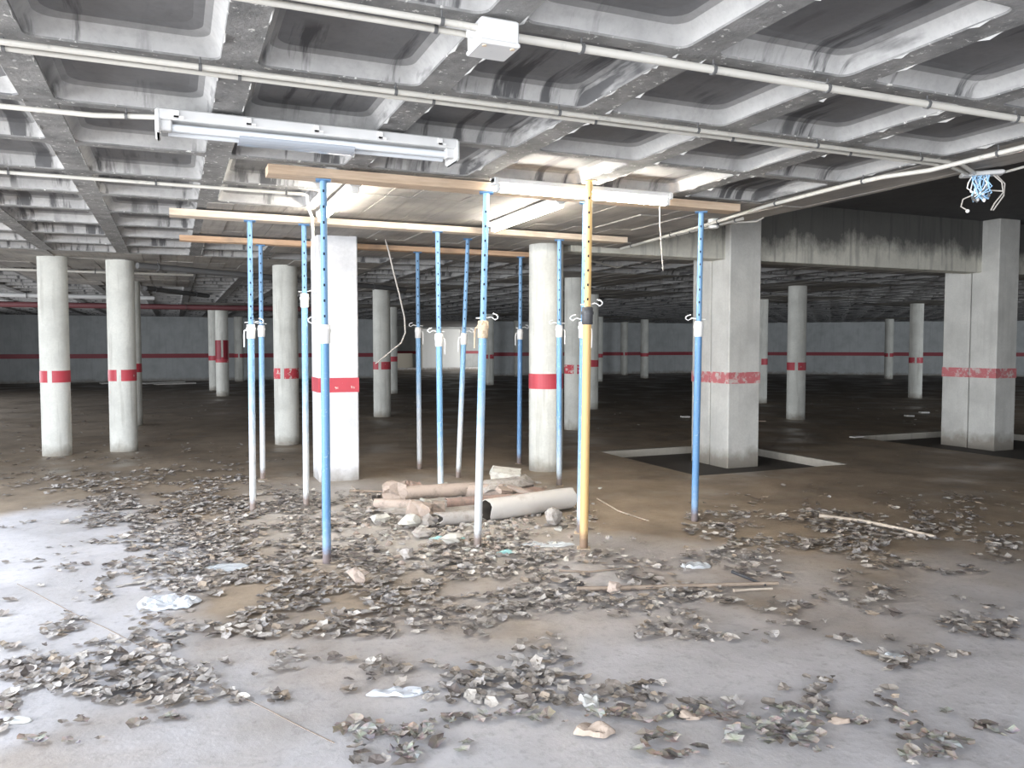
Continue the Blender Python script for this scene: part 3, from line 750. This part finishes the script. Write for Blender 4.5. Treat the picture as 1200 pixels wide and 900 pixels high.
pipe_piece('waste_pipe', (a.x, a.y, .07), (c_.x, c_.y, .07), .07, .014, 'clay_pale', 'long pale clay pipe at the back of the rubble', seed=2)
a, c_ = at(440, 596), at(484, 598)
pipe_piece('waste_pipe', (a.x, a.y, .05), (c_.x, c_.y, .05), .045, .010, 'clay_pale', 'short clay pipe end at the left front of the rubble', seed=3)
a, c_ = at(524, 597), at(648, 588)
pipe_piece('waste_pipe', (a.x, a.y, .055), (c_.x, c_.y, .05), .05, .012, 'clay', 'long pinkish clay pipe across the middle of the rubble', seed=4)
a, c_ = at(548, 585), at(592, 586)
pipe_piece('waste_pipe', (a.x, a.y, .075), (c_.x, c_.y, .085), .075, .016, 'clay_pale', 'short stout clay pipe in the middle of the rubble', seed=5)
a, c_ = at(514, 617), at(562, 613)
pipe_piece('waste_pipe', (a.x, a.y, .06), (c_.x, c_.y, .06), .058, .012, 'pipe_grey', 'grey cement pipe half buried in front of the rubble', jag=.04, seed=6)
def brick(name, px, py, dims, mt, lab, seed, rot=(0,0,0), z=0.0, jit=.012, cat='rubble'):
    p = at(px, py); rb = random.Random(seed); b = MB(); n = 3; hx_, hy_, hz_ = dims; idx = {}; vs_ = []; fs_ = []
    def vid(i, j, k):
        if (i, j, k) not in idx:
            q = [(-1+2*i/n)*hx_, (-1+2*j/n)*hy_, (-1+2*k/n)*hz_]; ex = sum(1 for e in (i, j, k) if e in (0, n))
            sc_ = 1-(.05 if ex == 3 else .02 if ex == 2 else 0); idx[(i, j, k)] = len(vs_)
            vs_.append(tuple(e*sc_+rb.uniform(-jit, jit)*min(1, d_/.04) for e, d_ in zip(q, dims)))
        return idx[(i, j, k)]
    for a_ in range(n):
        for b_ in range(n):
            for k in (0, n):
                for f_ in ([(a_,b_,k),(a_+1,b_,k),(a_+1,b_+1,k),(a_,b_+1,k)], [(a_,k,b_),(a_,k,b_+1),(a_+1,k,b_+1),(a_+1,k,b_)], [(k,a_,b_),(k,a_+1,b_),(k,a_+1,b_+1),(k,a_,b_+1)]):
                    q = [vid(*e) for e in f_]; fs_.append(tuple(q if k == n else reversed(q)))
    b.add(vs_, fs_); o = tag(b.obj(name, mt), lab, cat); o.location = (p.x, p.y, z+hz_+fz(p.x, p.y)-.004); o.rotation_euler = rot; return o
brick('rubble_chunk', 463, 585, (.11,.09,.085), 'clay_pale', 'broken tan masonry block with ragged right side at the left of the rubble', 11, (0,.05,-.3), 0, .02)
brick('rubble_chunk', 484, 584, (.075,.07,.075), 'clay', 'ragged pinkish masonry lump beside the tan block', 12, (.2,.1,.5), 0, .035)
brick('rubble_chunk', 492, 605, (.10,.07,.065), 'clay_pale', 'broken clay socket block at the front of the rubble', 13, (0,.1,-.5), 0, .022)
brick('rubble_chunk', 514, 602, (.055,.055,.055), 'clay_pale', 'small square clay fragment between the front pipes', 14, (0,0,-.2), 0, .01)
chunk('rubble_chunk', 594, 581, (.34,.20,.10), 'rubble', 'dusty mound of debris beneath the plaster block', 'rubble', 18, .2, .3, False)
brick('plaster_block', 592, 577, (.15,.10,.075), 'plaster', 'white plaster block tilted on top of the rubble', 15, (.22,.16,-.35), .095, .014)
brick('brick_fragment', 591, 589, (.075,.05,.022), 'clay_pale', 'small flat tile fragment under the white plaster block', 16, (.3,.2,.3), .10, .008)
brick('brick_fragment', 611, 588, (.15,.028,.02), 'clay_pale', 'narrow slanting tile piece right of the white plaster block', 17, (.1,.2,-.75), .09, .006)
brick('brick_fragment', 622, 582, (.13,.05,.02), 'clay', 'flat broken clay slab at the right back of the rubble', 41, (.15,.1,-.5), .05, .01)
brick('brick_fragment', 572, 596, (.07,.04,.02), 'clay_pale', 'thin tile shard between the clay pipes, middle of the rubble', 42, (.3,0,.9), .03, .008)
brick('brick_fragment', 500, 592, (.06,.035,.015), 'plaster', 'small pale shard between the back and front pipes at left', 43, (.2,.3,.4), .03, .008)
brick('brick_fragment', 534, 590, (.05,.04,.015), 'pipe_grey', 'grey shard left of the short stout clay pipe', 44, (.1,.3,1.2), .02, .008)
brick('brick_fragment', 470, 577, (.09,.03,.018), 'clay', 'narrow clay strip lying behind the tan masonry block', 45, (0,.1,.1), .02, .008)
bed = at(560, 592); b = MB(); b.blob((0,0,0), .92, .40, .035, 77, .2, 0, 0, 22, 7); o = tag(b.obj('debris_bed', 'pipe_grey'), 'dark earthy bed of debris under the broken pipes', 'rubble'); o.location = (bed.x, bed.y, .006); o.rotation_euler = (0, 0, -.10)
chunk('stone', 648, 616, (.075,.06,.075), 'rubble', 'pale round rock in front of the big off-white pipe', 'stone', 19, .2, .22, False)
chunk('stone', 481, 619, (.10,.06,.055), 'plaster', 'largest whitish stone before the grey cement pipe', 'stone', 20, .1, .3, False)
chunk('stone', 503, 617, (.075,.05,.05), 'rubble', 'dusty stone between the whitish stone and the grey pipe', 'stone', 21, .4, .3, False)
chunk('stone', 446, 613, (.075,.05,.04), 'plaster', 'flat whitish stone at the left front of the rubble', 'stone', 22, .3, .3)
chunk('stone', 495, 630, (.085,.06,.04), 'rubble', 'flat grey stone under the grey cement pipe', 'stone', 23, .1, .3, False)
chunk('stone', 530, 638, (.09,.055,.045), 'plaster', 'cream stone on the turquoise scrap', 'stone', 24, .2, .25, False)
chunk('stone', 545, 665, (.05,.035,.02), 'rubble', 'small flat stone below the dusty pale prop', 'stone', 25, .2, .25)
chunk('stone', 478, 655, (.05,.05,.045), 'pipe_grey', 'dark angular stone left of the turquoise scrap', 'stone', 26, .5, .35)
chunk('stone', 420, 684, (.04,.055,.05), 'clay_pale', 'pale upright flake standing in the litter at left of centre', 'stone', 27, .5, .35)
chunk('stone', 720, 694, (.045,.04,.035), 'clay_pale', 'tan pebble on the long stick right of centre', 'stone', 28, .5, .25, False)
# crumbs of rubble nobody could count
cr = MB(); rq = random.Random(31)
for k in range(520):
    px = rq.gauss(545, 75); py = rq.gauss(608, 24)
    if not (410 < px < 720 and 566 < py < 665): continue
    p = at(px, py); s_ = rq.uniform(.008, .032)
    cr.blob((p.x, p.y, fz(p.x, p.y)+s_*.3), s_*rq.uniform(.8,1.6), s_, s_*.6, k, .35, rq.randrange(4), rq.uniform(0,3), 5, 3)
tag(cr.obj('rubble_crumbs', ['rubble','plaster','clay_pale','pipe_grey']), 'small crumbs of rubble scattered around the broken pipes', 'rubble', kind='stuff')

# ------------------------------------------------------------------ sticks, boards, scraps
def stick(pts, r, mt, lab, cat='stick', name='stick'):
    L = []
    for (px, py, *z) in pts:
        p = at(px, py); L.append((p.x, p.y, (z[0] if z else fz(p.x, p.y)+r)))
    b = MB(); b.tube(L, [r*(1-.35*k/(len(L)-1)) for k in range(len(L))], 7); return tag(b.obj(name, mt), lab, cat)
stick([(676,693),(740,692),(800,690),(860,688),(912,687)], .016, 'stick', 'long brown stick lying right of centre in the litter')
stick([(960,608),(1010,613),(1060,623),(1096,632)], .020, 'stick_pale', 'long pale slanting stick on the brown mud at right')
stick([(858,672),(878,680),(897,688)], .011, 'black', 'short black rod above the long brown stick', 'rod', 'rod')
stick([(410,577),(440,578),(470,578)], .014, 'stick', 'thin dark stick pointing left from the rubble')
stick([(412,571),(440,590),(452,603)], .008, 'stick_pale', 'thin slanting lath at the left end of the rubble')
stick([(700,585),(725,600),(760,612)], .008, 'stick_pale', 'thin lath on the mud right of the yellow prop')
stick([(860,695),(880,693),(905,692)], .010, 'stick_pale', 'short pale stick beside the right end of the long brown one')
stick([(655,670),(690,672),(750,665)], .008, 'stick', 'thin twig below the yellow prop')
def board(px0, py0, px1, py1, wid, th, mt, lab, z=0):
    a, c_ = at(px0, py0), at(px1, py1); d = (c_-a); L = d.length; b = MB(); b.box((0,-wid/2,0),(L,wid/2,th),0,.004)
    o = tag(b.obj('loose_board', mt), lab, 'board'); o.location = (a.x, a.y, z+fz(a.x, a.y)); o.rotation_euler = (0,0,math.atan2(d.y, d.x)); return o
board(166,450,213,448,.5,.05,'paper','white board on the floor behind the second cream column')
board(182,451,228,449.5,.35,.05,'pvc','second white board in front of the one at the far left',0.0)
board(118,450,134,449.5,.3,.05,'paper','white board end between the two cream columns')
board(998,513,1010,512,.10,.02,'paper','small white offcut at the left end of the right pit')
board(798,489,808,489,.14,.03,'paper','small white slip on the dark floor left of the grey column')
board(1061,488,1070,488,.14,.03,'paper','small white slip on the dark floor below the free grey column at right')
board(1078,484,1088,484,.12,.03,'paper','second white slip on the dark floor near the right pillar')
board(884,494,897,494,.10,.02,'card','short tan offcut on the dark floor right of the double pillar')
SCR = []
def film(px, py, sx_, sy_, mt, lab, seed, amp=.02, rot=0, name='plastic_film', cat='plastic'):
    p = at(px, py); SCR.append((p.x, p.y, min(sx_, sy_*1.6)*.8)); n = 14; b = MB(); rr_ = random.Random(seed); off = Vector((seed*3.3, seed*1.9, 0)); vs_ = []; fs_ = []
    for j in range(n):
        for i in range(n):
            u, v_ = i/(n-1)*2-1, j/(n-1)*2-1
            k = 1+.35*noise.noise(Vector((math.atan2(v_, u)*1.2, seed, 0)))
            q = max(abs(u), abs(v_)) or 1; l_ = math.hypot(u, v_) or 1; f_ = q/l_
            x, y = u*f_*sx_*k, v_*f_*sy_*k
            z = .006+amp*abs(noise.noise(Vector((x*14, y*14, 0))+off))+amp*.8*max(0, noise.noise(Vector((x*5, y*5, 2))+off))
            if max(abs(u), abs(v_)) > .98: z *= .35
            vs_.append((x, y, z))
    for j in range(n-1):
        for i in range(n-1): fs_.append((j*n+i, j*n+i+1, (j+1)*n+i+1, (j+1)*n+i))
    b.add(vs_, fs_, 0, False); b.add([(x, y, z-.0025) for x, y, z in vs_], [tuple(reversed(q)) for q in fs_], 0, False)
    o = tag(b.obj(name, mt), lab, cat); o.location = (p.x, p.y, fz(p.x, p.y)); o.rotation_euler = (0,0,rot-YAW); return o
film(195,708,.17,.12,'film','crumpled white plastic sheet on the pale silt at left',1,.06)
film(268,666,.15,.09,'film_grey','flat translucent plastic sheet left of the deep blue prop',2,.012)
film(470,812,.13,.045,'film','white plastic strip in the foreground litter left of centre',3,.03,.15)
film(815,664,.10,.07,'film_grey','whitish plastic scrap right of the yellow prop',4,.03)
film(690,824,.045,.05,'paper','folded white paper scrap in the foreground',5,.06,.3,'paper_scrap','paper')
film(698,860,.075,.045,'card','crumpled tan leaf-like card in the foreground',6,.04,.1,'card_scrap','card')
film(526,632,.13,.03,'turquoise','turquoise crumbled scrap left of the dusty pale prop',7,.02,0,'turquoise_scrap','scrap')
film(594,648,.10,.05,'turquoise','turquoise crumbled scrap right of the dusty pale prop',8,.02,0,'turquoise_scrap','scrap')
film(640,638,.22,.07,'film_grey','grey dusty sheet lying before the big off-white pipe',9,.02)
film(20,845,.06,.03,'paper','small pale scrap in the litter near the left bottom corner',10,.02,0,'paper_scrap','paper')
film(190,757,.05,.03,'card','small cream scrap in the litter left of centre',11,.025,0,'card_scrap','card')
film(985,846,.05,.02,'card','small tan curled scrap at the lower right',12,.03,0,'card_scrap','card')
film(810,842,.045,.025,'card','small tan scrap beside the foreground leaf clump right of centre',13,.03,0,'card_scrap','card')
film(1050,770,.05,.03,'film_grey','grey scrap in the leaf clump near the right edge',14,.03,0,'plastic_film','plastic')

# ------------------------------------------------------------------ far lit passage
o = empty('white_partition', (15.3, 47.6, 0), 'bright white sheeted partition in the far lit passage', 'partition')
for k, x_ in enumerate((-.55, .75)):
    b = MB(); b.box((x_-.6,-.03,.1),(x_+.6,.03,2.55),0,.01); b.obj('sheet', 'panel_white', o)
for x_ in (-1.2, .1, 1.4):
    b = MB(); b.box((x_-.05,-.06,0),(x_+.05,.06,2.62)); b.obj('post', 'pillar', o)
b = MB(); b.box((-3.6,-.5,0),(2.4,-.2,.14),0,.01); b.obj('kerb', 'pillar_white', o)
b = MB(); b.box((10.9, 47.9, 0),(13.6, 48.1, 1.02)); tag(b.obj('low_wall', 'panel_beige'), 'low beige wall in the far passage, left of the white partition', 'wall')

# ------------------------------------------------------------------ dead leaves
DENS = """
011011010100101010010110
121110110100001011001101
222211100000010010010110
434433200000100100100100
355555310000000001000000
126666644442100001111121
116777665555331055565522
013777776666422255666444
023577777777643244443333
012356777777765544333000
132345677776655554433012
143456766543334443320044
235666521033332000044111
888888414044554100000000
888876404466664430033000
864431002333333433034110
422000004440022003340122
000000004430002330000330
"""
rows = [r_ for r_ in DENS.strip().split('\n')]
def leaf_mesh(seed, hue):
    rl = random.Random(seed); n = 10; b = MB(); vs_ = [(0,0,0)]; cu = rl.uniform(-3, 7); cv = rl.uniform(-3, 9); tw = rl.uniform(-4, 4)
    for k in range(n):
        a = 2*math.pi*k/n; r_ = (.042 if k % 2 == 0 else .035)*rl.uniform(.78,1.22)
        if k == 0: r_ *= 1.25
        x, y = r_*math.cos(a), r_*math.sin(a)*.8
        vs_.append((x, y, cu*x*x+cv*y*y+tw*x*y+rl.uniform(-.003,.006)))
    z0 = min(v_[2] for v_ in vs_); vs_ = [(x, y, z-z0) for x, y, z in vs_]
    b.add(vs_, [(0, k, k % n+1) for k in range(1, n+1)]); return b
PAL = [(.31,.275,.24),(.25,.215,.185),(.39,.355,.32),(.19,.165,.14),(.34,.315,.29),(.30,.28,.265),(.52,.48,.43),(.22,.19,.165),(.12,.10,.09),(.34,.275,.21)]
def colour(me, cols):
    ca = me.color_attributes.new('Col', 'FLOAT_COLOR', 'POINT')
    ca.data.foreach_set('color', [q for c_ in cols for q in (*c_, 1.0)])
VAR = [(leaf_mesh(k, k), PAL[k % len(PAL)]) for k in range(20)]
LM = []
for b, c_ in VAR:
    me = b.mesh('dead_leaf', 'leaf'); colour(me, [tuple(x*R.uniform(.85,1.15) for x in c_) for _ in b.v]); LM.append(me)
rl = random.Random(99); leaves = []
for j, row in enumerate(rows):
    for i, ch in enumerate(row):
        dn = int(ch)
        if not dn: continue
        y0, y1 = 450+25*j, 475+25*j; x0, x1 = i*50, i*50+50
        if y0 < 470: y0 = 468
        A = abs((at(x1, y0)-at(x0, y0)).length+(at(x1, y1)-at(x0, y1)).length)/2*abs((at(x0, y0)-at(x0, y1)).length)
        k = 84.0*dn if j >= 5 else (40*dn if j == 4 else 9.0*dn)
        cnt = int(A*k+rl.random())
        for _ in range(min(cnt, 700)):
            px, py = rl.uniform(x0, x1), y0+(y1-y0)*rl.random()
            # sample evenly on the ground inside the cell, then clump with noise
            p = at(px, py)
            q = noise.noise(Vector((p.x*2.3, p.y*2.3, 1)))+.6*noise.noise(Vector((p.x*6, p.y*6, 5)))
            if q < .30-.085*dn: continue
            if any(t_[0]-.1 < p.x < t_[1]+.1 and t_[2]-.1 < p.y < t_[3]+.1 for t_ in PITS): continue
            if any(abs(p.x-c_[1]) < .28 and abs(p.y-c_[2]) < .28 for c_ in COLS): continue
            if 1.35 < p.x < 1.97 and 8.7 < p.y < 9.35: continue
            if 470 < px < 680 and 570 < py < 612 and rl.random() < .85: continue
            leaves.append((p.x, p.y, px, py))
for (px, py, rx, ry, n_) in [(740,810,38,12,26),(725,838,22,10,14),(826,828,28,13,24),(818,842,20,6,10),(955,805,26,12,20),(930,830,34,10,26),(910,856,46,12,36),(950,872,30,8,14),(1000,846,24,5,10),(1075,768,46,10,36),(1055,782,24,6,12),(1122,728,26,10,24),(1172,740,38,12,40),(1085,862,32,10,26),(1100,885,32,10,22),(1060,848,20,4,8),(770,868,26,10,16),(785,888,30,8,16),(700,836,14,8,8),(465,788,34,9,26),(440,778,18,8,10),(425,858,36,10,26),(480,862,34,11,26),(470,886,30,8,18),(560,800,40,12,30),(630,800,36,14,34),(600,820,44,10,26),(650,785,22,16,18),(560,842,30,7,14),(60,660,40,6,10),(110,690,40,8,14),(210,668,46,6,16),(230,690,40,10,22),(1030,690,40,8,18),(930,730,40,6,16),(850,745,50,7,20),(1000,605,50,6,16),(1080,590,60,6,22),(1130,598,40,5,10),(960,570,60,5,8),(860,590,60,6,10)]:
    for _ in range(int(n_*.72)):
        qx, qy = rl.gauss(px, rx*.55), rl.gauss(py, ry*.55); p = at(qx, qy)
        if not any(t_[0]-.1 < p.x < t_[1]+.1 and t_[2]-.1 < p.y < t_[3]+.1 for t_ in PITS): leaves.append((p.x, p.y, qx, qy))
order = sorted(range(len(leaves)), key=lambda k: -leaves[k][3] if 4 < leaves[k][2] < 1196 and leaves[k][3] < 894 else 0)
order = [k for k in order if not any((leaves[k][0]-a_)**2+(leaves[k][1]-b_)**2 < r_*r_ for a_, b_, r_ in SCR)]
ind = set(order[:300])
lf = MB(); lcol = []
for k, (x, y, px, py) in enumerate(leaves):
    v_ = rl.randrange(20); s_ = rl.choice((rl.uniform(.30,.6), rl.uniform(.5,1.0), rl.uniform(.6,1.0))); ax, ay, az = rl.gauss(0,.14), rl.gauss(0,.14), rl.uniform(0, 6.28)
    z = fz(x, y)+.004+rl.random()*.012
    if any((x-a_)**2+(y-b_)**2 < r_*r_ for a_, b_, r_ in SCR): continue
    if k in ind:
        o = put('dead_leaf', LM[v_], None, (x, y, z), (ax, ay, az), (s_, s_, s_))
        tag(o, 'dry curled grey-brown leaf lying in the foreground litter', 'leaf', 'dead leaves in the foreground')
    else:
        mt_ = Matrix.Translation((x, y, z)) @ Matrix.Rotation(az, 4, 'Z') @ Matrix.Rotation(ay, 4, 'Y') @ Matrix.Rotation(ax, 4, 'X') @ Matrix.Scale(s_, 4)
        b, c_ = VAR[v_]; o_ = len(lf.v); f_ = rl.uniform(.75, 1.25)
        for q in b.v:
            lf.v.append(tuple(mt_ @ Vector(q))); lcol.append(tuple(e*f_ for e in c_))
        for q in b.f: lf.f.append(tuple(e+o_ for e in q)); lf.mi.append(0); lf.sm.append(False)
lo = lf.obj('leaf_litter', 'leaf'); colour(lo.data, lcol)
tag(lo, 'dense carpet of dead leaves drifted over the muddy floor', 'leaf litter', kind='stuff')
print('LEAVES', len(leaves), 'cells', len(cells))
